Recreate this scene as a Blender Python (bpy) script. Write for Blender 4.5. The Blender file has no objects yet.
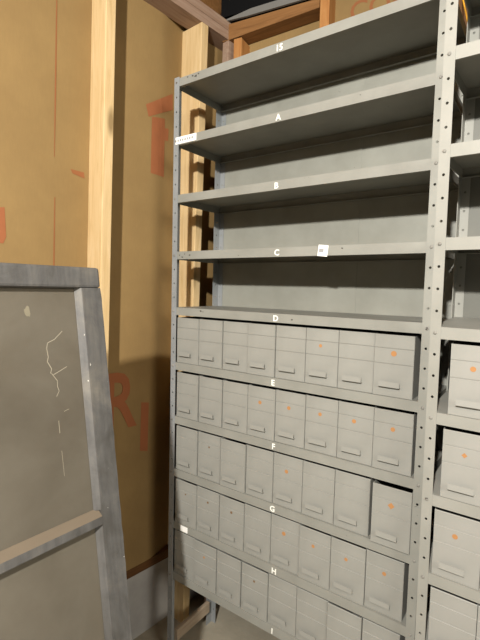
import bpy, bmesh, math, random
from mathutils import Vector, Matrix
random.seed(7)
scene = bpy.context.scene
col = scene.collection
OZ = 2.18          # height of the underside of the top front lip above the floor
S = 0.2032         # shelf spacing
LIP = 0.028
W = 0.907
D = 0.272
FL = 0.0235        # front flange width of the slotted posts

# ------------------------------------------------------------------ materials
def new_mat(name):
    m = bpy.data.materials.new(name); m.use_nodes = True
    nt = m.node_tree
    return m, nt, nt.nodes['Principled BSDF']

def coords(nt, scale=(1, 1, 1)):
    tc = nt.nodes.new('ShaderNodeTexCoord'); mp = nt.nodes.new('ShaderNodeMapping')
    mp.inputs['Scale'].default_value = scale
    nt.links.new(tc.outputs['Object'], mp.inputs['Vector'])
    return mp.outputs['Vector']

def noise(nt, vec, scale, detail=4, rough=.55, dist=0.0):
    n = nt.nodes.new('ShaderNodeTexNoise')
    n.inputs['Scale'].default_value = scale; n.inputs['Detail'].default_value = detail
    n.inputs['Roughness'].default_value = rough; n.inputs['Distortion'].default_value = dist
    nt.links.new(vec, n.inputs['Vector'])
    return n.outputs['Fac']

def ramp(nt, fac, stops):
    r = nt.nodes.new('ShaderNodeValToRGB')
    e = r.color_ramp.elements
    while len(e) < len(stops): e.new(.5)
    for i, (p, c) in enumerate(stops):
        e[i].position = p; e[i].color = (c[0], c[1], c[2], 1)
    nt.links.new(fac, r.inputs['Fac'])
    return r.outputs['Color']

def mixc(nt, fac, a, b, mode='MIX'):
    m = nt.nodes.new('ShaderNodeMix'); m.data_type = 'RGBA'; m.blend_type = mode
    for k, v in (('Factor', fac), ('A', a), ('B', b)):
        sock = [s for s in m.inputs if s.name == k and (s.type == ('VALUE' if k == 'Factor' else 'RGBA'))][0]
        if isinstance(v, (int, float)): sock.default_value = v
        elif isinstance(v, tuple): sock.default_value = (v[0], v[1], v[2], 1)
        else: nt.links.new(v, sock)
    return [s for s in m.outputs if s.type == 'RGBA'][0]

def bump(nt, bsdf, h, strength=.2, dist=.002):
    b = nt.nodes.new('ShaderNodeBump')
    b.inputs['Strength'].default_value = strength; b.inputs['Distance'].default_value = dist
    nt.links.new(h, b.inputs['Height']); nt.links.new(b.outputs['Normal'], bsdf.inputs['Normal'])

def lin(c):
    return tuple(((v/255)/12.92 if v/255 < .04045 else (((v/255)+.055)/1.055)**2.4) for v in c)

def painted_metal(name, c1, c2, chip=(.035, .03, .026), chips=.70, rough=.5, spec=.35):
    m, nt, b = new_mat(name)
    v = coords(nt)
    a = noise(nt, v, 9, 5)
    base = ramp(nt, a, [(.3, c1), (.7, c2)])
    n2 = noise(nt, v, 60, 3, .6, 1.5)
    msk = ramp(nt, n2, [(chips, (0, 0, 0)), (chips+.03, (1, 1, 1))])
    cc = mixc(nt, msk, base, chip)
    nt.links.new(cc, b.inputs['Base Color'])
    b.inputs['Roughness'].default_value = rough
    b.inputs['Specular IOR Level'].default_value = spec
    bump(nt, b, noise(nt, v, 35, 3), .12, .001)
    return m

def wood(name, c1, c2, c3, axis='Z', rough=.65):
    m, nt, b = new_mat(name)
    sc = {'Z': (14, 14, 1.1), 'Y': (14, 1.1, 14), 'X': (1.1, 14, 14)}[axis]
    v = coords(nt, sc)
    g = noise(nt, v, 4, 6, .6, 1.2)
    base = ramp(nt, g, [(.25, c1), (.5, c2), (.78, c3)])
    # knots
    v2 = coords(nt, {'Z': (9, 9, 2.6), 'Y': (9, 2.6, 9), 'X': (2.6, 9, 9)}[axis])
    vo = nt.nodes.new('ShaderNodeTexVoronoi'); vo.inputs['Scale'].default_value = 1.0
    nt.links.new(v2, vo.inputs['Vector'])
    k = ramp(nt, vo.outputs['Distance'], [(.07, (1, 1, 1)), (.16, (0, 0, 0))])
    cc = mixc(nt, k, base, tuple(x*.55 for x in c1))
    nt.links.new(cc, b.inputs['Base Color'])
    b.inputs['Roughness'].default_value = rough; b.inputs['Specular IOR Level'].default_value = .25
    bump(nt, b, g, .25, .002)
    return m

M_rack = painted_metal('shelf_grey', lin((129, 129, 122)), lin((141, 141, 134)), chips=.735)
M_post = painted_metal('post_grey', lin((126, 130, 131)), lin((143, 145, 146)), chips=.74)
M_back = painted_metal('back_panel_grey', lin((133, 133, 124)), lin((146, 146, 137)), chips=.76)
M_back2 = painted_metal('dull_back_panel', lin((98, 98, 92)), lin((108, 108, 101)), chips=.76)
M_rack2 = painted_metal('second_shelf_grey', lin((137, 137, 130)), lin((148, 147, 140)), chips=.75)
M_bin = painted_metal('bin_grey', lin((134, 134, 128)), lin((147, 147, 141)), chips=.76)
M_bin2 = painted_metal('bin_pale_grey', lin((142, 142, 136)), lin((152, 151, 146)), chips=.76)
M_bolt = painted_metal('bolt_steel', lin((112, 110, 104)), lin((146, 144, 137)), chips=.6, rough=.5, spec=.35)
M_stud = wood('pine', lin((185, 156, 109)), lin((200, 173, 128)), lin((209, 185, 144)), 'Z')
M_plate = wood('weathered_pine', lin((128, 101, 79)), lin((149, 124, 106)), lin((162, 141, 120)), 'Y')
M_plateX = wood('rafter_pine', lin((104, 70, 38)), lin((126, 88, 50)), lin((142, 102, 62)), 'X')  # darkened so the header's partial shade is in its colour
M_sill = wood('dark_sill', lin((74, 48, 24)), lin((90, 60, 32)), lin((104, 72, 40)), 'Y')
M_orange = wood('orange_pine', lin((150, 98, 52)), lin((166, 116, 66)), lin((176, 130, 80)), 'Z')
M_bar = wood('bar_wood', lin((138, 121, 103)), lin((156, 140, 120)), lin((169, 155, 134)), 'Y')

def simple(name, c, rough=.6, spec=.3, emit=None):
    m, nt, b = new_mat(name)
    v = coords(nt)
    cc = ramp(nt, noise(nt, v, 25, 3), [(.3, tuple(x*.93 for x in c)), (.7, c)])
    nt.links.new(cc, b.inputs['Base Color'])
    b.inputs['Roughness'].default_value = rough; b.inputs['Specular IOR Level'].default_value = spec
    return m
M_letter = simple('white_letter', lin((240, 240, 232)), .5)
M_tag = simple('white_tag', lin((246, 246, 242)), .5)
M_ink = simple('tag_ink', lin((150, 150, 150)), .5)
M_stick = simple('orange_sticker', lin((171, 124, 79)), .6)
M_rust = simple('rust_spot', lin((118, 92, 66)), .8)
M_red = simple('red_print', lin((147, 90, 56)), .8)
M_redf = simple('faint_red_print', lin((140, 89, 54)), .8)
M_black = simple('black_duct', lin((14, 14, 15)), .8, .1)
M_rim = simple('duct_rim', lin((112, 110, 106)), .5)
M_cord = simple('yellow_cord', lin((214, 158, 50)), .6)
M_ply = wood('subfloor', lin((60, 42, 26)), lin((80, 56, 34)), lin((92, 68, 44)), 'Y')

# kraft paper facing
m, nt, b = new_mat('kraft_paper'); v = coords(nt)
base = ramp(nt, noise(nt, v, 3.5, 5, .6), [(.3, lin((129, 105, 68))), (.7, lin((142, 117, 76)))])
fib = ramp(nt, noise(nt, coords(nt, (60, 60, 10)), 3, 4), [(.35, (.96, .96, .96)), (.7, (1, 1, 1))])
cc = mixc(nt, 1.0, base, fib, 'MULTIPLY')
nt.links.new(cc, b.inputs['Base Color']); b.inputs['Roughness'].default_value = .8
b.inputs['Specular IOR Level'].default_value = .15
bump(nt, b, noise(nt, coords(nt, (1, 1, .6)), 7, 3), .2, .005); M_kraft = m

# concrete
m, nt, b = new_mat('concrete'); v = coords(nt)
base = ramp(nt, noise(nt, v, 6, 8, .65), [(.3, lin((150, 148, 146))), (.7, lin((172, 170, 166)))])
nt.links.new(base, b.inputs['Base Color']); b.inputs['Roughness'].default_value = .9
bump(nt, b, noise(nt, v, 40, 5), .4, .003); M_conc = m
m, nt, b = new_mat('floor_concrete'); v = coords(nt)
base = ramp(nt, noise(nt, v, 5, 8, .65), [(.3, lin((138, 131, 115))), (.7, lin((158, 151, 134)))])
nt.links.new(base, b.inputs['Base Color']); b.inputs['Roughness'].default_value = .85
bump(nt, b, noise(nt, v, 40, 5), .4, .003); M_floor = m

# sash paint : worn grey
m, nt, b = new_mat('worn_grey_paint'); v = coords(nt)
base = ramp(nt, noise(nt, v, 7, 7, .65, .6), [(.3, lin((66, 64, 60))), (.5, lin((86, 85, 83))), (.72, lin((108, 104, 96)))])
st = ramp(nt, noise(nt, coords(nt, (30, 30, 3)), 3, 5), [(.4, (1, 1, 1)), (.75, (.72, .72, .74))])
cc = mixc(nt, 1.0, base, st, 'MULTIPLY')
wsp = ramp(nt, noise(nt, v, 70, 2, .5), [(.74, (0, 0, 0)), (.77, (1, 1, 1))])
cc = mixc(nt, wsp, cc, lin((190, 188, 178)))
nt.links.new(cc, b.inputs['Base Color']); b.inputs['Roughness'].default_value = .6
bump(nt, b, noise(nt, v, 30, 5), .5, .003); M_sash = m

# dirty glass : a pane with a film of dust
m, nt, b = new_mat('dusty_glass'); v = coords(nt)
out = nt.nodes['Material Output']
dust = ramp(nt, noise(nt, v, 4, 6, .6, .4), [(.3, lin((92, 86, 75))), (.7, lin((108, 103, 92)))])
nt.links.new(dust, b.inputs['Base Color']); b.inputs['Roughness'].default_value = .35
tr = nt.nodes.new('ShaderNodeBsdfTransparent')
mx = nt.nodes.new('ShaderNodeMixShader')
fac = ramp(nt, noise(nt, v, 2.5, 5, .6), [(.36, (.68, .68, .68)), (.6, (.92, .92, .92))])
nt.links.new(fac, mx.inputs['Fac']); nt.links.new(tr.outputs[0], mx.inputs[1]); nt.links.new(b.outputs[0], mx.inputs[2])
nt.links.new(mx.outputs[0], out.inputs['Surface']); M_glass = m
M_scr = simple('scratch', lin((150, 143, 126)), .7)
M_dust_lit = simple('dust_and_lit_top', lin((107, 96, 81)), .9)  # dust plus the lit look of the bars' upper faces, in one colour
M_smudge = simple('smudge', lin((124, 118, 100)), .8)

# ------------------------------------------------------------------ mesh helpers
def obj(name, bm, mat, parent=None, mats=None):
    me = bpy.data.meshes.new(name)
    bmesh.ops.recalc_face_normals(bm, faces=bm.faces[:])
    bm.to_mesh(me); bm.free()
    o = bpy.data.objects.new(name, me); col.objects.link(o)
    for mm in (mats or [mat]): me.materials.append(mm)
    if parent: o.parent = parent
    return o

def box(bm, x0, x1, y0, y1, z0, z1, mi=0, bev=0):
    vs = [bm.verts.new(c) for c in ((x0,y0,z0),(x1,y0,z0),(x1,y1,z0),(x0,y1,z0),(x0,y0,z1),(x1,y0,z1),(x1,y1,z1),(x0,y1,z1))]
    fs = []
    for f in ((0,3,2,1),(4,5,6,7),(0,1,5,4),(1,2,6,5),(2,3,7,6),(3,0,4,7)):
        q = bm.faces.new([vs[i] for i in f]); q.material_index = mi; fs.append(q)
    if bev:
        es = list({e for f in fs for e in f.edges})
        bmesh.ops.bevel(bm, geom=es, offset=bev, segments=2, affect='EDGES', profile=.5)
    return vs

def empty(name, loc=(0, 0, 0), rot=None):
    o = bpy.data.objects.new(name, None); col.objects.link(o)
    o.location = loc; o.empty_display_size = .1
    return o

def tag(o, label=None, cat=None, group=None, kind=None):
    if label: o['label'] = label
    if cat: o['category'] = cat
    if group: o['group'] = group
    if kind: o['kind'] = kind
    return o

def prism(bm, pts, y0, y1, mi=0):
    """polygon in x,z extruded along y"""
    a = [bm.verts.new((x, y0, z)) for x, z in pts]; c = [bm.verts.new((x, y1, z)) for x, z in pts]
    bm.faces.new(a).material_index = mi; bm.faces.new(c[::-1]).material_index = mi
    n = len(pts)
    for i in range(n):
        bm.faces.new([a[i], c[i], c[(i+1) % n], a[(i+1) % n]]).material_index = mi

def text_mesh(txt, h, thick=.0006, bold=.0):
    cu = bpy.data.curves.new('letter', 'FONT'); cu.body = txt; cu.size = h*1.38; cu.extrude = thick
    cu.offset = bold; cu.align_x = 'CENTER'; cu.resolution_u = 3
    o = bpy.data.objects.new('tmp', cu); col.objects.link(o)
    dg = bpy.context.evaluated_depsgraph_get()
    me = bpy.data.meshes.new_from_object(o.evaluated_get(dg))
    bpy.data.objects.remove(o); bpy.data.curves.remove(cu)
    return me

def letter(txt, x, y, z, h, parent, mat, bold=.0006, name='shelf_letter', label=None, sx=1.0):
    me = text_mesh(txt, h, .0005, bold)
    me.transform(Matrix.Diagonal((sx, 1, 1, 1)))
    me.transform(Matrix.Rotation(math.pi/2, 4, 'X'))
    me.transform(Matrix.Translation((x, y, z)))
    me.materials.clear(); me.materials.append(mat)
    o = bpy.data.objects.new(name, me); col.objects.link(o); o.parent = parent
    if label: o['label'] = label
    return o

def flange(bm, P, width, length, holes, t, hr=.0033, hx=None):
    """slotted steel strip. P maps (u across, v depth, z up) to xyz. holes = list of z"""
    hx = width*.5 if hx is None else hx
    N = 10
    def vert(u, v, z): return bm.verts.new(P(u, v, z))
    zs = sorted(h for h in holes if .02 < h < length-.02)
    edges = [0.0]
    for h in zs: edges += [h-.009, h+.009]
    edges.append(length)
    for v in (0, t):
        for i in range(len(edges)-1):
            a, c = edges[i], edges[i+1]
            if i % 2 == 0:
                bm.faces.new([vert(0, v, a), vert(width, v, a), vert(width, v, c), vert(0, v, c)])
            else:
                zc = (a+c)/2
                inner = [(hx+hr*math.cos(2*math.pi*k/N), zc+hr*math.sin(2*math.pi*k/N)) for k in range(N)]
                outer = []
                for k in range(N):
                    an = 2*math.pi*k/N; dx, dz = math.cos(an), math.sin(an)
                    tx = ((width-hx) if dx > 0 else hx)/max(abs(dx), 1e-6); tz = (c-zc)/max(abs(dz), 1e-6)
                    s = min(tx, tz); outer.append((hx+dx*s, zc+dz*s))
                # add true corners
                iv = [vert(u, v, z) for u, z in inner]; ov = [vert(u, v, z) for u, z in outer]
                for k in range(N):
                    k2 = (k+1) % N
                    poly = [iv[k], ov[k]]
                    o1, o2 = outer[k], outer[k2]
                    onx = lambda p: abs(p[0]) < 1e-6 or abs(p[0]-width) < 1e-6
                    if onx(o1) != onx(o2):
                        cx = 0 if (o1[0]+o2[0])/2 < hx else width; cz = a if (o1[1]+o2[1])/2 < zc else c
                        if not ((abs(o1[0]-cx) < 1e-6 and abs(o1[1]-cz) < 1e-6) or (abs(o2[0]-cx) < 1e-6 and abs(o2[1]-cz) < 1e-6)):
                            poly.append(vert(cx, v, cz))
                    poly += [ov[k2], iv[k2]]
                    bm.faces.new(poly)
                if v == 0:
                    jv = [vert(u, t, z) for u, z in inner]
                    for k in range(N):
                        bm.faces.new([iv[k], iv[(k+1) % N], jv[(k+1) % N], jv[k]])
    for u in (0, width):
        bm.faces.new([vert(u, 0, 0), vert(u, t, 0), vert(u, t, length), vert(u, 0, length)])
    for z in (0, length):
        bm.faces.new([vert(0, 0, z), vert(width, 0, z), vert(width, t, z), vert(0, t, z)])

def post(parent, x, sx, y, sy, length, holes, mat, side=.034):
    """angle post whose corner stands at x,y; flanges run towards sx, sy"""
    bm = bmesh.new(); t = .0018
    flange(bm, lambda u, v, z: (x+sx*u, y+sy*v, z), FL, length, holes, t)
    flange(bm, lambda u, v, z: (x+sx*v, y+sy*(t+u), z), side, length, holes, t)
    return obj('post', bm, mat, parent)

def shelf(parent, z, mat, y0=.0022):
    """steel deck with lips folded down and hemmed. z = bottom of the lip"""
    x0, x1, y1 = .0022, W-.0022, D-.0022
    t = .0016; zt = z+LIP
    bm = bmesh.new()
    box(bm, x0, x1, y0, y1, zt-t, zt)
    box(bm, x0, x1, y0, y0+t, z, zt-t)
    box(bm, x0, x1, y1-t, y1, z, zt-t)
    box(bm, x0, x0+t, y0+t, y1-t, z, zt-t)
    box(bm, x1-t, x1, y0+t, y1-t, z, zt-t)
    box(bm, x0+t, x1-t, y0+t, y0+.012, z, z+t)      # hems
    box(bm, x0+t, x1-t, y1-.012, y1-t, z, z+t)
    return obj('shelf', bm, mat, parent)

def bolt(parent, x, y, z, mat):
    bm = bmesh.new()
    r = .0042
    res = bmesh.ops.create_uvsphere(bm, u_segments=10, v_segments=6, radius=r)
    bmesh.ops.scale(bm, vec=(1, .55, 1), verts=bm.verts[:])
    box(bm, -.0034, .0034, -r*.6, -r*.5, -.0005, .0005)
    bmesh.ops.translate(bm, vec=(x, y, z), verts=bm.verts[:])
    return obj('bolt', bm, mat, parent)

# ------------------------------------------------------------------ bins
BW, BH, BD = .1033, .166, .258
def bin_parts(mat):
    """front face at y=0, base at z=0, left at x=0"""
    t = .0012
    bm = bmesh.new()
    box(bm, 0, t, .002, BD, 0, BH); box(bm, BW-t, BW, .002, BD, 0, BH)
    box(bm, t, BW-t, .002, BD, 0, t); box(bm, t, BW-t, BD-t, BD, t, BH)
    body = bm
    # front sheet with two pressed creases
    fm = bmesh.new()
    z1, z2 = BH*.53, BH*.78
    prof = [(0, .0012), (.0012, 0), (z1-.0013, 0), (z1, .0018), (z1+.0013, 0), (z2-.0013, 0), (z2, .0018), (z2+.0013, 0), (BH-.0012, 0), (BH, .0012)]
    xs = (.0006, BW-.0006)
    rows = [[fm.verts.new((x, y, z)) for x in xs] for z, y in prof]
    for a, c in zip(rows, rows[1:]): fm.faces.new([a[0], a[1], c[1], c[0]])
    bk = [[fm.verts.new((x, .0032, z)) for x in xs] for z in (0, BH)]
    fm.faces.new([bk[0][0], bk[1][0], bk[1][1], bk[0][1]])
    for s in (0, 1):
        fm.faces.new([r[s] for r in rows]+[bk[1][s], bk[0][s]])
    fm.faces.new([rows[0][0], bk[0][0], bk[0][1], rows[0][1]]); fm.faces.new([rows[-1][0], rows[-1][1], bk[1][1], bk[1][0]])
    # pull : sheet tongue bent out, open on top
    pm = bmesh.new()
    xa, xb = BW*.17, BW*.70; zb = BH*.155; hh = .0155
    prof = [(0, zb), (-.0095, zb), (-.0112, zb+.0016), (-.0100, zb+hh), (-.0089, zb+hh), (-.0102, zb+.003), (-.0090, zb+.0013), (0, zb+.0013)]
    a = [pm.verts.new((xa, y, z)) for y, z in prof]; c = [pm.verts.new((xb, y, z)) for y, z in prof]
    pm.faces.new(a); pm.faces.new(c[::-1])
    for i in range(len(prof)):
        j = (i+1) % len(prof); pm.faces.new([a[i], c[i], c[j], a[j]])
    return (body, fm, pm)

def make_bin(mat):
    t = empty('storage_bin')
    b_, f_, p_ = bin_parts(mat)
    obj('bin_body', b_, mat, t); obj('bin_front', f_, mat, t); obj('bin_pull', p_, mat, t)
    return t
def copy_bin(src):
    r = src.copy(); col.objects.link(r)
    for k in ('label', 'group', 'category'):
        if k in r: del r[k]
    for ch in list(src.children):
        if ch.name.startswith('sticker') or ch.name.startswith('rust'): continue
        c = ch.copy(); col.objects.link(c); c.parent = r
    return r
def disc(name, r, x, z, mat, parent, diamond=False):
    bm = bmesh.new(); n = 4 if diamond else 14
    prism(bm, [(x+r*math.cos(2*math.pi*(k+.0)/n), z+r*math.sin(2*math.pi*k/n)) for k in range(n)], -.0006, .0002)
    return obj(name, bm, mat, parent)

# ------------------------------------------------------------------ rack one
r1 = empty('storage_shelving')
tag(r1, 'tall grey shelving unit lettered A to I with five rows of bins', 'shelving unit')
HT = OZ+LIP+.004
holes1 = [OZ+.014-(.0508*k) for k in range(0, 46)]
pl = post(r1, 0, 1, 0, 1, HT, holes1, M_post)
pr = post(r1, W, -1, 0, 1, HT, holes1, M_rack)
post(r1, 0, 1, D, -1, HT, holes1, M_post)
post(r1, W, -1, D, -1, HT, holes1, M_rack)
shelves = []
names = ['15', 'A', 'B', 'C', 'D', 'E', 'F', 'G', 'H', 'I']
lx = [.434, .438, .438, .447, .450, .447, .456, .459, .472, .472]
for k in range(10):
    s = shelf(r1, OZ-k*S, M_rack); shelves.append(s)
    letter(names[k], lx[k], .0016, OZ-k*S+.0045, .0185, s, M_letter, label='white stick-on character %s' % names[k])
    for x, pp in ((.0115, pl), (W-.0115, pr)):
        bolt(pp, x, -.0008, OZ-k*S+.014, M_bolt)
# tags on the lips
def tagbox(parent, x0, x1, z0, z1, rot=0, y=.0002, lines=0, label=None):
    bm = bmesh.new(); cx, cz = (x0+x1)/2, (z0+z1)/2
    box(bm, x0, x1, y-.0004, y+.0018, z0, z1)
    n = lines
    for i in range(n):
        px0 = x0+(x1-x0)*(.1+.8*i/n); px1 = px0+(x1-x0)*.5/n
        box(bm, px0, px1, y-.0007, y-.0003, cz-(z1-z0)*.16, cz+(z1-z0)*.16, 1)
    bmesh.ops.rotate(bm, verts=bm.verts[:], cent=(cx, y, cz), matrix=Matrix.Rotation(rot, 3, 'Y'))
    o = obj('paper_tag', bm, None, parent, [M_tag, M_ink])
    if label: o['label'] = label
    return o
tagbox(shelves[1], .010, .108, OZ-S+.002, OZ-S+.0265, 0, -.0006, 7, 'long white paper tag at the left end')
tagbox(shelves[3], .587, .617, OZ-3*S-.002, OZ-3*S+.030, math.radians(6), .0004, 1, 'small white square tag')
tagbox(shelves[8], .062, .096, OZ-8*S+.004, OZ-8*S+.024, 0, .0004, 0, 'blank white tag')
# small scuffs on lips : dark chips at left ends
def scuff(parent, pts, y=.0016):
    for (x, z, r) in pts:
        n = 7; bm = bmesh.new()
        prism(bm, [(x+r*random.uniform(.6, 1.3)*math.cos(2*math.pi*k/n), z+.6*r*random.uniform(.6, 1.3)*math.sin(2*math.pi*k/n)) for k in range(n)], y, y+.0008)
        obj('scuff', bm, M_dark, parent)
M_dark = simple('chipped_paint', lin((70, 66, 60)), .8)
scuff(shelves[0], [(.085, OZ+.020, .005), (.10, OZ+.016, .006), (.112, OZ+.021, .004), (.062, OZ+.022, .003)])
scuff(shelves[3], [(.035, OZ-3*S+.015, .003), (.06, OZ-3*S+.018, .003), (.085, OZ-3*S+.014, .004), (.048, OZ-3*S+.008, .004)])
scuff(shelves[4], [(.142, OZ-4*S+.020, .005), (.152, OZ-4*S+.018, .003), (.507, OZ-4*S+.012, .004)])
scuff(shelves[3], [(.66, OZ-3*S+.019, .003), (.30, OZ-3*S+.008, .002)])
# back panel in two sheets
bm = bmesh.new()
box(bm, .003, .60, D+.0005, D+.0015, OZ-9*S, HT-.004)
box(bm, .598, W-.003, D+.0017, D+.0027, OZ-9*S, HT-.004)
obj('back_panel', bm, M_back, r1)
# low side bars between front and rear posts
for x in (.004, W-.010-.016):
    bm = bmesh.new(); box(bm, x, x+.016, .037, D-.037, .072, .118, bev=.002)
    o = obj('side_bar', bm, M_bar, r1); o['label'] = 'brownish wooden bar low between the posts'

# ------------------------------------------------------------------ bins in rack one
seams = {5: [.028,.130,.238,.343,.449,.553,.657,.762,.867],
         6: [.028,.138,.246,.351,.456,.560,.664,.768,.873],
         7: [.026,.1345,.2425,.349,.454,.559,.6645,.7797,.890],
         8: [.033,.133,.245,.346,.447,.551,.657,.761,.866],
         9: [.028,.128,.236,.346,.448,.552,.658,.764,.868]}
stickers = {(5,6):('s',.005),(5,8):('s',.0075),(6,4):('s',.006),(6,5):('s',.006),(6,6):('s',.0055),(6,7):('s',.006),(6,8):('s',.006),
            (7,2):('r',.0035),(7,5):('s',.006),(7,8):('d',.009),(8,1):('r',.003),(8,2):('r',.004),(8,3):('r',.0045),(8,5):('s',.0065),
            (8,6):('s',.005),(8,7):('s',.005),(8,8):('s',.0055),(9,2):('s',.004),(9,4):('r',.004)}
pos = {5:.60, 6:.45, 7:.50, 8:.55, 9:.5}
ordn = ['first', 'second', 'third', 'fourth', 'fifth', 'sixth', 'seventh', 'eighth']
what = {'s': 'with orange dot sticker', 'd': 'with orange diamond sticker', 'r': 'with small dark spot', None: 'with plain front'}
proto = make_bin(M_bin); first = True
for k in range(5, 10):
    xs = seams[k]
    for i in range(8):
        o = proto if first else copy_bin(proto); first = False
        gap = xs[i+1]-xs[i]
        x = xs[i]+.0006; x = min(x, xs[i+1]-BW-.0002) if gap < BW+.001 else x
        y = random.uniform(.0030, .0100)
        z = OZ-k*S+LIP+.0002
        if (k, i) == (7, 7): x, y = .7797, -.006
        if (k, i) == (7, 6): x = .6645
        if (k, i) == (5, 7): x = .7635
        o.location = (x, y, z)
        kind = stickers.get((k, i+1))
        w = what[kind[0] if kind else None]
        rowl = names[k-1]
        if kind:
            if kind[0] == 'r': disc('rust_spot', kind[1], BW*.5, BH*.72, M_rust, o)
            else: disc('sticker', kind[1], BW*(.46 if i != 7 else .5), BH*.70, M_stick, o, kind[0] == 'd')
        extra = ''
        lab = '%s grey bin from left %s, row directly below shelf letter %s' % (ordn[i], w, names[k-1])
        tag(o, lab, 'bin', 'grey bins in the row below shelf letter %s' % rowl)

# fix overlaps of neighbours by spacing on each row
for k in range(5, 10):
    row = sorted([o for o in col.objects if o.name.startswith('storage_bin') and abs(o.location.z-(OZ-k*S+LIP+.0002)) < .01], key=lambda o: o.location.x)
    for a, b_ in zip(row, row[1:]):
        if b_.location.x < a.location.x+BW+.0014: b_.location.x = a.location.x+BW+.0014

# ------------------------------------------------------------------ rack two (leans a little forward)
ez = Vector((.0043, -.0457, 1)).normalized(); ex = Vector((1, 0, 0)); ex = (ex-ez*ex.dot(ez)).normalized(); ey = ez.cross(ex)
Z0 = -.08974
O = Vector((.9211, -.0832, -.7+OZ)) + ez*(.7-OZ)
M2 = Matrix(((ex.x, ey.x, ez.x, O.x), (ex.y, ey.y, ez.y, O.y), (ex.z, ey.z, ez.z, O.z), (0, 0, 0, 1)))
# local z' = z + OZ with z measured from the first unit's top lip
r2 = empty('storage_shelving'); r2.matrix_world = M2
tag(r2, 'paler grey shelving unit at the right edge, to the right of the lettered unit', 'shelving unit')
zbase = OZ+Z0
HT2 = OZ+.155
lift = -O.z/ez.z if O.z < 0 else 0
holes2 = [zbase-.0508*(k-4) for k in range(0, 47)]
pl2 = post(r2, 0, 1, 0, 1, HT2, holes2, M_rack2)
pr2 = post(r2, W, -1, 0, 1, HT2, holes2, M_rack2)
post(r2, 0, 1, D, -1, HT2, holes2, M_rack2); post(r2, W, -1, D, -1, HT2, holes2, M_rack2)
for i in range(-1, 9):
    z = zbase-.1016-i*S-.014
    if z < .12: continue
    shelf(r2, z, M_rack2)
    for x, pp in ((.0115, pl2), (W-.0115, pr2)): bolt(pp, x, -.0008, z+.014, M_bolt)
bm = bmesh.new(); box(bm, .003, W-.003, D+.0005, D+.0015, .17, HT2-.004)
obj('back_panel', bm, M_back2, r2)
proto2 = make_bin(M_bin2); first = True
lead = {4: (.046, .002), 5: (.039, .002), 6: (.029, .004), 7: (.029, .004), 8: (.03, .004)}
rown = {4: 'upper', 5: 'second', 6: 'third', 7: 'fourth', 8: 'lowest'}
for i, (x0, y0) in lead.items():
    for j in range(3):
        o = proto2 if first else copy_bin(proto2); first = False
        z = zbase-.1016-i*S-.014+LIP+.0002
        if i == 6: z += 0
        o.matrix_world = M2 @ Matrix.Translation((x0+j*(BW+.0012), y0+.002, z))
        if j == 0 and i in (4, 5, 6): disc('sticker', .0062, BW*.46, BH*.68, M_stick, o, i == 5)
        w = 'with orange sticker' if (j == 0 and i in (4, 5, 6)) else 'with plain front'
        tag(o, '%s pale bin from the post %s, %s bin row of right-hand unit' % (ordn[j], w, rown[i]), 'bin', 'pale grey bins in the right-hand unit')

# ------------------------------------------------------------------ the building
def frame_group(angle, origin):
    return Matrix.Translation(origin) @ Matrix.Rotation(angle, 4, 'Z')
# left wall frame : local +Y runs along the wall, +X points into the room; x=0 is the stud face
WL = Matrix.Translation((-.1, 0, OZ+.2)) @ Matrix.Rotation(-math.radians(5), 4, 'Z') @ Matrix.Rotation(-math.radians(1.2), 4, 'X') @ Matrix.Translation((0, 0, -OZ-.2))
def place(o, Mx): o.matrix_world = Mx; return o
WX = -.09
def kraft_off(s):
    """how far the batt facing swells out of the wall plane between studs"""
    period = .437; s0 = -.186
    u = ((s-s0) % period)/period              # 0 at one stud centre, 1 at the next
    o = .006*math.sin(math.pi*u)
    if s > -.186 and u > .66: o -= .028*min(1, (u-.66)/.28)**1.1
    return o
bm = bmesh.new()
Z_a, Z_b = OZ-1.862, OZ+.44
nS = 130; nz = 2
ss = [-1.9+i*(2.42)/nS for i in range(nS+1)]
g = [[bm.verts.new((WX+kraft_off(s), s, z)) for s in ss] for z in (Z_a, Z_b)]
for i in range(nS): bm.faces.new([g[0][i], g[0][i+1], g[1][i+1], g[1][i]]).smooth = True
gb = [[bm.verts.new((WX-.06, s, z)) for s in (ss[0], ss[-1])] for z in (Z_a, Z_b)]
bm.faces.new([gb[0][0], gb[0][1], gb[1][1], gb[1][0]])
wl = place(obj('wall_left', bm, M_kraft), WL); wl['kind'] = 'structure'

def on_wall(pts_list, mat, name='printed_mark', label=None):
    """flat print lying on the paper facing: polygons in (s,z)"""
    bm = bmesh.new()
    for pts in pts_list:
        vs = [bm.verts.new((WX+kraft_off(s)+.0012, s, z+OZ)) for s, z in pts]
        bm.faces.new(vs)
    bmesh.ops.subdivide_edges(bm, edges=bm.edges[:], cuts=3, use_grid_fill=True)
    for v_ in bm.verts: v_.co.x = WX+kraft_off(v_.co.y)+.0012
    o = obj(name, bm, mat, wl); o['kind'] = 'structure'
    if label: o['label'] = label
    return o
# F-like letter
on_wall([[(.057, -.262), (.128, -.262), (.125, -.03), (.056, -.045)], [(.026, -.008), (.040, -.050), (.175, .025), (.170, .088)], [(.100, -.075), (.150, -.06), (.150, -.11), (.100, -.12)]], M_red, label='large red letter printed on the paper')
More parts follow.
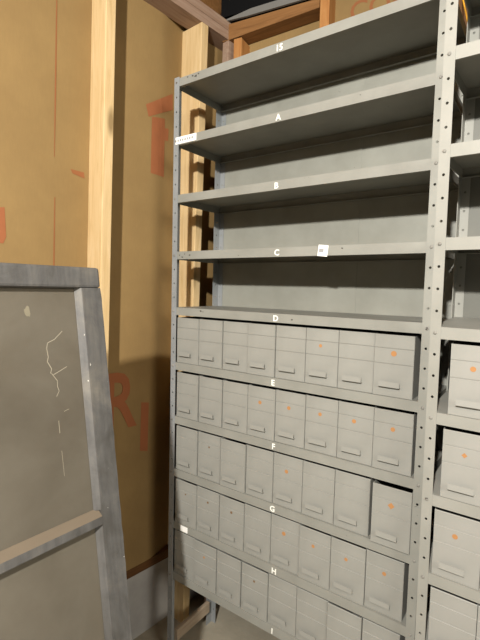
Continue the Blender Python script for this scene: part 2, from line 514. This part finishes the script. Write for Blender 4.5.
# R by font
me = text_mesh('R', .225, .0004, .006)
me.transform(Matrix.Diagonal((.78, 1, 1, 1)))
me.transform(Matrix.Rotation(math.pi/2, 4, 'X')); me.transform(Matrix.Rotation(math.pi/2, 4, 'Z'))
me.transform(Matrix.Translation((WX+.0085, -.062, OZ-1.262)))
me.materials.clear(); me.materials.append(M_red)
ro = bpy.data.objects.new('printed_mark', me); col.objects.link(ro); ro.parent = wl; ro['kind'] = 'structure'; ro['label'] = 'red letter R printed on the paper'
on_wall([[(.040, -1.378), (.078, -1.388), (.078, -1.185), (.040, -1.178)]], M_red)
on_wall([[(-.334, -.30), (-.332, -.30), (-.330, -.10), (-.335, -.10)], [(-.335, -.10), (-.330, -.10), (-.331, .30), (-.334, .30)], [(-.332, -.66), (-.327, -.66), (-.328, -.43), (-.331, -.43)]], M_redf, label='thin red line printed on the paper')
on_wall([[(-.54, -.50), (-.486, -.49), (-.481, -.58), (-.489, -.60), (-.54, -.60)]], M_red)
on_wall([[(-.275, -.325), (-.225, -.325), (-.222, -.345), (-.268, -.338)]], M_redf)

def stud(Mx, s0, z0, z1, mat, name='trim_1', depth=.089, w=.038):
    bm = bmesh.new(); box(bm, -depth, 0, s0, s0+w, z0, z1, bev=.0025)
    o = place(obj(name, bm, mat), Mx); return o
PB = OZ+.368                     # underside of the doubled top plate
n_ = [0]
def trim(o, label=None):
    n_[0] += 1; o.name = 'trim_%d' % n_[0]; o['kind'] = 'structure'
    if label: o['label'] = label
    return o
for s0, mt in ((-1.516, M_stud), (-1.079, M_stud), (-.626, M_stud), (-.205, M_stud), (.229, M_stud), (.388, M_plate)):
    trim(stud(WL, s0, .0, PB, mt, depth=(.035 if mt is M_plate else .122)), 'pale pine wall stud')
bm = bmesh.new()
box(bm, -.089, 0, -1.9, .46, PB, PB+.0375, bev=.002); box(bm, -.089, 0, -1.9, .46, PB+.0385, PB+.076, bev=.002)
trim(place(obj('plate', bm, M_plate), WL), 'doubled top plate of the left wall')
bm = bmesh.new(); box(bm, WX-.03, WX+.004, -1.9, .47, OZ-1.902, OZ-1.862, bev=.002)
trim(place(obj('sill', bm, M_sill), WL), 'brown sill board below the paper')
bm = bmesh.new(); box(bm, WX-.10, WX+.002, -1.9, .47, -.02, OZ-1.902)
o = place(obj('wall_left_foundation', bm, M_conc), WL); o['kind'] = 'structure'

# back wall frame : local +X along the wall, -Y into the room
WB = Matrix.Translation((-.075, .388, 0)) @ Matrix.Rotation(math.radians(8.5), 4, 'Z')
def bstud(x0, mat, z0=0, z1=PB, w=.038):
    bm = bmesh.new(); box(bm, x0, x0+w, 0, .089, z0, z1, bev=.0025)
    return trim(place(obj('s', bm, mat), WB), 'orange-toned pine stud or added dark board at the back wall')
for x0, zt in ((.035, PB-.012), (.415, PB+.08), (.76, PB+.08), (1.30, PB+.08), (1.76, PB+.08)): bstud(x0, M_orange, 0, zt)
bstud(.90, M_sill, 0, PB+.08, .13)  # dark board added to keep the bright gap behind the units dark
bm = bmesh.new()
prism(bm, [(-.02, PB-.012), (.413, PB+.020), (.413, PB+.055), (-.02, PB+.055)], 0, .075)
trim(place(obj('p', bm, M_plateX), WB), 'brown header between the first two studs of the back wall')
bm = bmesh.new(); box(bm, -.1, 2.6, .080, .12, OZ-1.90, PB+.27)
wb = place(obj('wall_back', bm, M_kraft), WB); wb['kind'] = 'structure'
bm = bmesh.new(); box(bm, -.1, 2.6, .06, .16, -.02, OZ-1.90)
o = place(obj('wall_back_foundation', bm, M_conc), WB); o['kind'] = 'structure'
me = text_mesh('COM', .075, .0004, .001)
me.transform(Matrix.Rotation(math.pi/2, 4, 'X')); me.transform(Matrix.Translation((.63, .0795, OZ+.352)))
me.materials.clear(); me.materials.append(M_redf)
o = bpy.data.objects.new('printed_mark', me); col.objects.link(o); o.parent = wb; o['kind'] = 'structure'; o['label'] = 'faint red lettering on the paper'

# floor, ceiling
bm = bmesh.new(); box(bm, -.35, 4.2, -4.2, 1.1, -.06, 0)
o = obj('floor', bm, M_floor); o['kind'] = 'structure'
bm = bmesh.new(); box(bm, -.35, 4.2, -4.2, 1.1, PB+.076+.20, PB+.076+.22)
o = obj('ceiling', bm, M_ply); o['kind'] = 'structure'
for j, x in enumerate((-.19+.02, .62, 1.03, 1.44, 1.85, 2.26)):
    bm = bmesh.new(); box(bm, x, x+.038, -4.0, .75, PB+.078, PB+.276)
    trim(obj('joist', bm, M_plateX), 'ceiling joist')

# duct with pale rim above the back wall plate
t = empty('air_duct', (0, 0, 0)); tag(t, 'black duct with a pale grey rim above the top of the back wall', 'duct')
bm = bmesh.new(); box(bm, -.03, .41, .0, .078, PB+.090, PB+.27); place(obj('duct_body', bm, M_black), WB)
bm = bmesh.new(); prism(bm, [(-.03, PB+.066), (.10, PB+.060), (.41, PB+.060), (.41, PB+.088), (.12, PB+.086), (.0, PB+.070)], -.012, -.002); place(obj('duct_rim', bm, M_rim), WB)
for o in list(col.objects):
    if o.name in ('duct_body', 'duct_rim'):
        mw_ = o.matrix_world.copy(); o.parent = t; o.matrix_world = mw_

# yellow cord hanging behind the second unit
cu = bpy.data.curves.new('yellow_cord', 'CURVE'); cu.dimensions = '3D'; cu.bevel_depth = .0022
sp = cu.splines.new('POLY'); pts = [(.845, .42, OZ+.33), (.860, .385, OZ+.20), (.880, .37, OZ+.12), (.888, .37, OZ+.09)]
sp.points.add(len(pts)-1)
for q, c in zip(sp.points, pts): q.co = (*c, 1)
tmp = bpy.data.objects.new('tmp', cu); col.objects.link(tmp)
me = bpy.data.meshes.new_from_object(tmp.evaluated_get(bpy.context.evaluated_depsgraph_get()))
bpy.data.objects.remove(tmp); me.materials.clear(); me.materials.append(M_cord)
o = bpy.data.objects.new('yellow_cord', me); col.objects.link(o)
tag(o, 'yellow cord hanging behind the top of the right-hand shelving unit', 'cord')

# ------------------------------------------------------------------ old window sash
th = math.radians(-1)
A = Vector((.274, -.520, OZ-.669))
hd = Vector((math.sin(th), -math.cos(th), 0)); dn = Vector((.15, 0, -1)).normalized()
nn = hd.cross(dn).normalized()
if nn.x < 0: nn = -nn
# local: x = along hd (left in the picture), z = -dn (up), y = -nn (into depth) ; origin at the foot
H = A.z/abs(dn.z)
foot = A+dn*H
yy = -nn
Ms = Matrix(((hd.x, yy.x, -dn.x, foot.x), (hd.y, yy.y, -dn.y, foot.y), (hd.z, yy.z, -dn.z, foot.z), (0, 0, 0, 1)))
sash = empty('window_sash'); sash.matrix_world = Ms
tag(sash, 'old grey painted wooden window sash with dusty glass leaning at the left', 'window sash')
WS = .78; T = .034
def sbox(name, x0, x1, z0, z1, y0=0, y1=T, mat=None, bev=.003):
    bm = bmesh.new(); box(bm, x0, x1, y0, y1, z0, z1, bev=bev)
    return obj(name, bm, mat or M_sash, sash)
SW, TR, BR = .050, .048, .09
def rough_edge(name, x0, x1, z0, z1):
    """a board whose outer arris is a little chipped"""
    bm = bmesh.new(); n = 60
    rows = []
    for i in range(n+1):
        z = z0+(z1-z0)*i/n; e = random.uniform(0, .0022) if 0 < i < n else .003
        rows.append([bm.verts.new(c) for c in ((x0+e, .0, z), (x1, 0, z), (x1, T, z), (x0+.001, T, z), (x0, .004, z))])
    for a, c in zip(rows, rows[1:]):
        for j in range(5): bm.faces.new([a[j], a[(j+1) % 5], c[(j+1) % 5], c[j]])
    bm.faces.new(rows[0][::-1]); bm.faces.new(rows[-1])
    return obj(name, bm, M_sash, sash)
rough_edge('stile', 0, SW, BR+.0005, H-TR-.0005); rough_edge('stile', WS-SW, WS, BR+.0005, H-TR-.0005)
sbox('rail', .0005, WS-.0005, H-TR, H, bev=.006); sbox('rail', .0005, WS-.0005, 0, BR)
m_z = [H-.553-.030, H-1.045-.030]
def muntin(z):
    """bevelled glazing bar"""
    bm = bmesh.new(); h = .030
    prof = [(0, z-.001), (.0, z+h-.013), (.017, z+h+.002), (T, z+h+.002), (T, z), (.018, z)]
    a = [bm.verts.new((SW+.0005, y, q)) for y, q in prof]; c = [bm.verts.new((WS-SW-.0005, y, q)) for y, q in prof]
    bm.faces.new(a); bm.faces.new(c[::-1])
    for i in range(6): bm.faces.new([a[i], c[i], c[(i+1) % 6], a[(i+1) % 6]]).material_index = 1 if i in (1, 2) else 0  # upper faces painted lighter for dust and for the light they catch
    return obj('muntin', bm, None, sash, [M_sash, M_dust_lit])
for z in m_z: muntin(z)
# moulded sticking round each light
lights_ = [(m_z[0]+.030, H-TR), (m_z[1]+.030, m_z[0]), (BR, m_z[1])]
for z0, z1 in lights_:
    mw = .011
    for (xa, xb) in ((SW, SW+mw), (WS-SW, WS-SW-mw)):
        bm = bmesh.new()
        v_ = [bm.verts.new(c) for c in ((xa, .004, z0), (xb, .017, z0), (xa, .019, z0), (xa, .004, z1), (xb, .017, z1), (xa, .019, z1))]
        bm.faces.new([v_[0], v_[1], v_[4], v_[3]]); bm.faces.new([v_[1], v_[2], v_[5], v_[4]]); bm.faces.new([v_[0], v_[3], v_[5], v_[2]])
        bm.faces.new(v_[:3]); bm.faces.new(v_[3:])
        obj('glazing_bead', bm, M_sash, sash)
    bm = bmesh.new(); box(bm, SW-.004, WS-SW+.004, .0185, .0215, z0-.003, z1+.003)
    gl = obj('glass_pane', bm, M_glass, sash)
    gl['label'] = 'dusty glass'
    if z0 == lights_[0][0]:
        # scratches and a smudge in the dust
        def stroke(bm, p, w):
            for (a, c) in zip(p, p[1:]):
                d = Vector((c[0]-a[0], c[1]-a[1])); n = Vector((-d.y, d.x)).normalized()*w*.75
                vs = [bm.verts.new((a[0]+n.x, .0182, a[1]+n.y)), bm.verts.new((c[0]+n.x, .0182, c[1]+n.y)), bm.verts.new((c[0]-n.x, .0182, c[1]-n.y)), bm.verts.new((a[0]-n.x, .0182, a[1]-n.y))]
                bm.faces.new(vs)
        for p, w in (([(.098, H-.143), (.118, H-.160), (.134, H-.166), (.137, H-.178), (.135, H-.196), (.138, H-.206), (.130, H-.222), (.133, H-.232)], .0011),
                     ([(.128, H-.236), (.118, H-.232), (.094, H-.222)], .001),
                     ([(.131, H-.232), (.124, H-.242), (.119, H-.250), (.120, H-.262), (.117, H-.272), (.124, H-.283)], .0009),
                     ([(.098, H-.315), (.110, H-.318)], .0007),
                     ([(.124, H-.335), (.124, H-.362)], .0009), ([(.123, H-.40), (.122, H-.455)], .0006)):
            bm = bmesh.new(); stroke(bm, p, w)
            so = obj('scratch', bm, M_scr, gl); so['label'] = 'pale scratch in the dust'
        bm = bmesh.new(); n = 14
        bm.faces.new([bm.verts.new((.172+.008*random.uniform(.7, 1.15)*math.cos(6.283*k/n), .0183, H-.098+.012*random.uniform(.7, 1.15)*math.sin(6.283*k/n))) for k in range(n)])
        obj('smudge', bm, M_smudge, gl)

# ------------------------------------------------------------------ light
ld = bpy.data.lights.new('bulb', 'POINT'); ld.energy = 410; ld.color = (1.0, .965, .90); ld.shadow_soft_size = .035
lo = bpy.data.objects.new('bulb', ld); col.objects.link(lo); lo.location = (1.27, -2.16, OZ+.10)
ad = bpy.data.lights.new('fill_light', 'AREA'); ad.energy = 90; ad.color = (1.0, .95, .84); ad.shape = 'DISK'; ad.size = 1.2  # unseen soft fill, added to lift the shadow on the left wall
ao = bpy.data.objects.new('fill_light', ad); col.objects.link(ao); ao.location = (3.9, -1.7, OZ+.32); ao.rotation_euler = (Vector((-.1, .1, .9))-ao.location).to_track_quat('-Z', 'Y').to_euler()
w = bpy.data.worlds.new('world'); scene.world = w; w.use_nodes = True
bg = w.node_tree.nodes['Background']; bg.inputs[0].default_value = (1.0, .95, .84, 1); bg.inputs[1].default_value = .016

# ------------------------------------------------------------------ camera
cam = bpy.data.cameras.new('camera'); co = bpy.data.objects.new('camera', cam); col.objects.link(co)
r = Vector((.80810535, .58853172, .02441634)); u = Vector((-.06208611, .04388286, .99710562)); f = Vector((-.58575682, .8072823, -.07200162))
C = Vector((1.162, -1.1678, -.709+OZ))
co.matrix_world = Matrix(((r.x, u.x, -f.x, C.x), (r.y, u.y, -f.y, C.y), (r.z, u.z, -f.z, C.z), (0, 0, 0, 1)))
cam.sensor_fit = 'VERTICAL'; cam.sensor_height = 24; cam.lens = 440/640*24; cam.clip_start = .02
scene.camera = co
scene.view_settings.view_transform = 'Standard'; scene.view_settings.look = 'None'
scene.view_settings.exposure = 0; scene.view_settings.gamma = 1
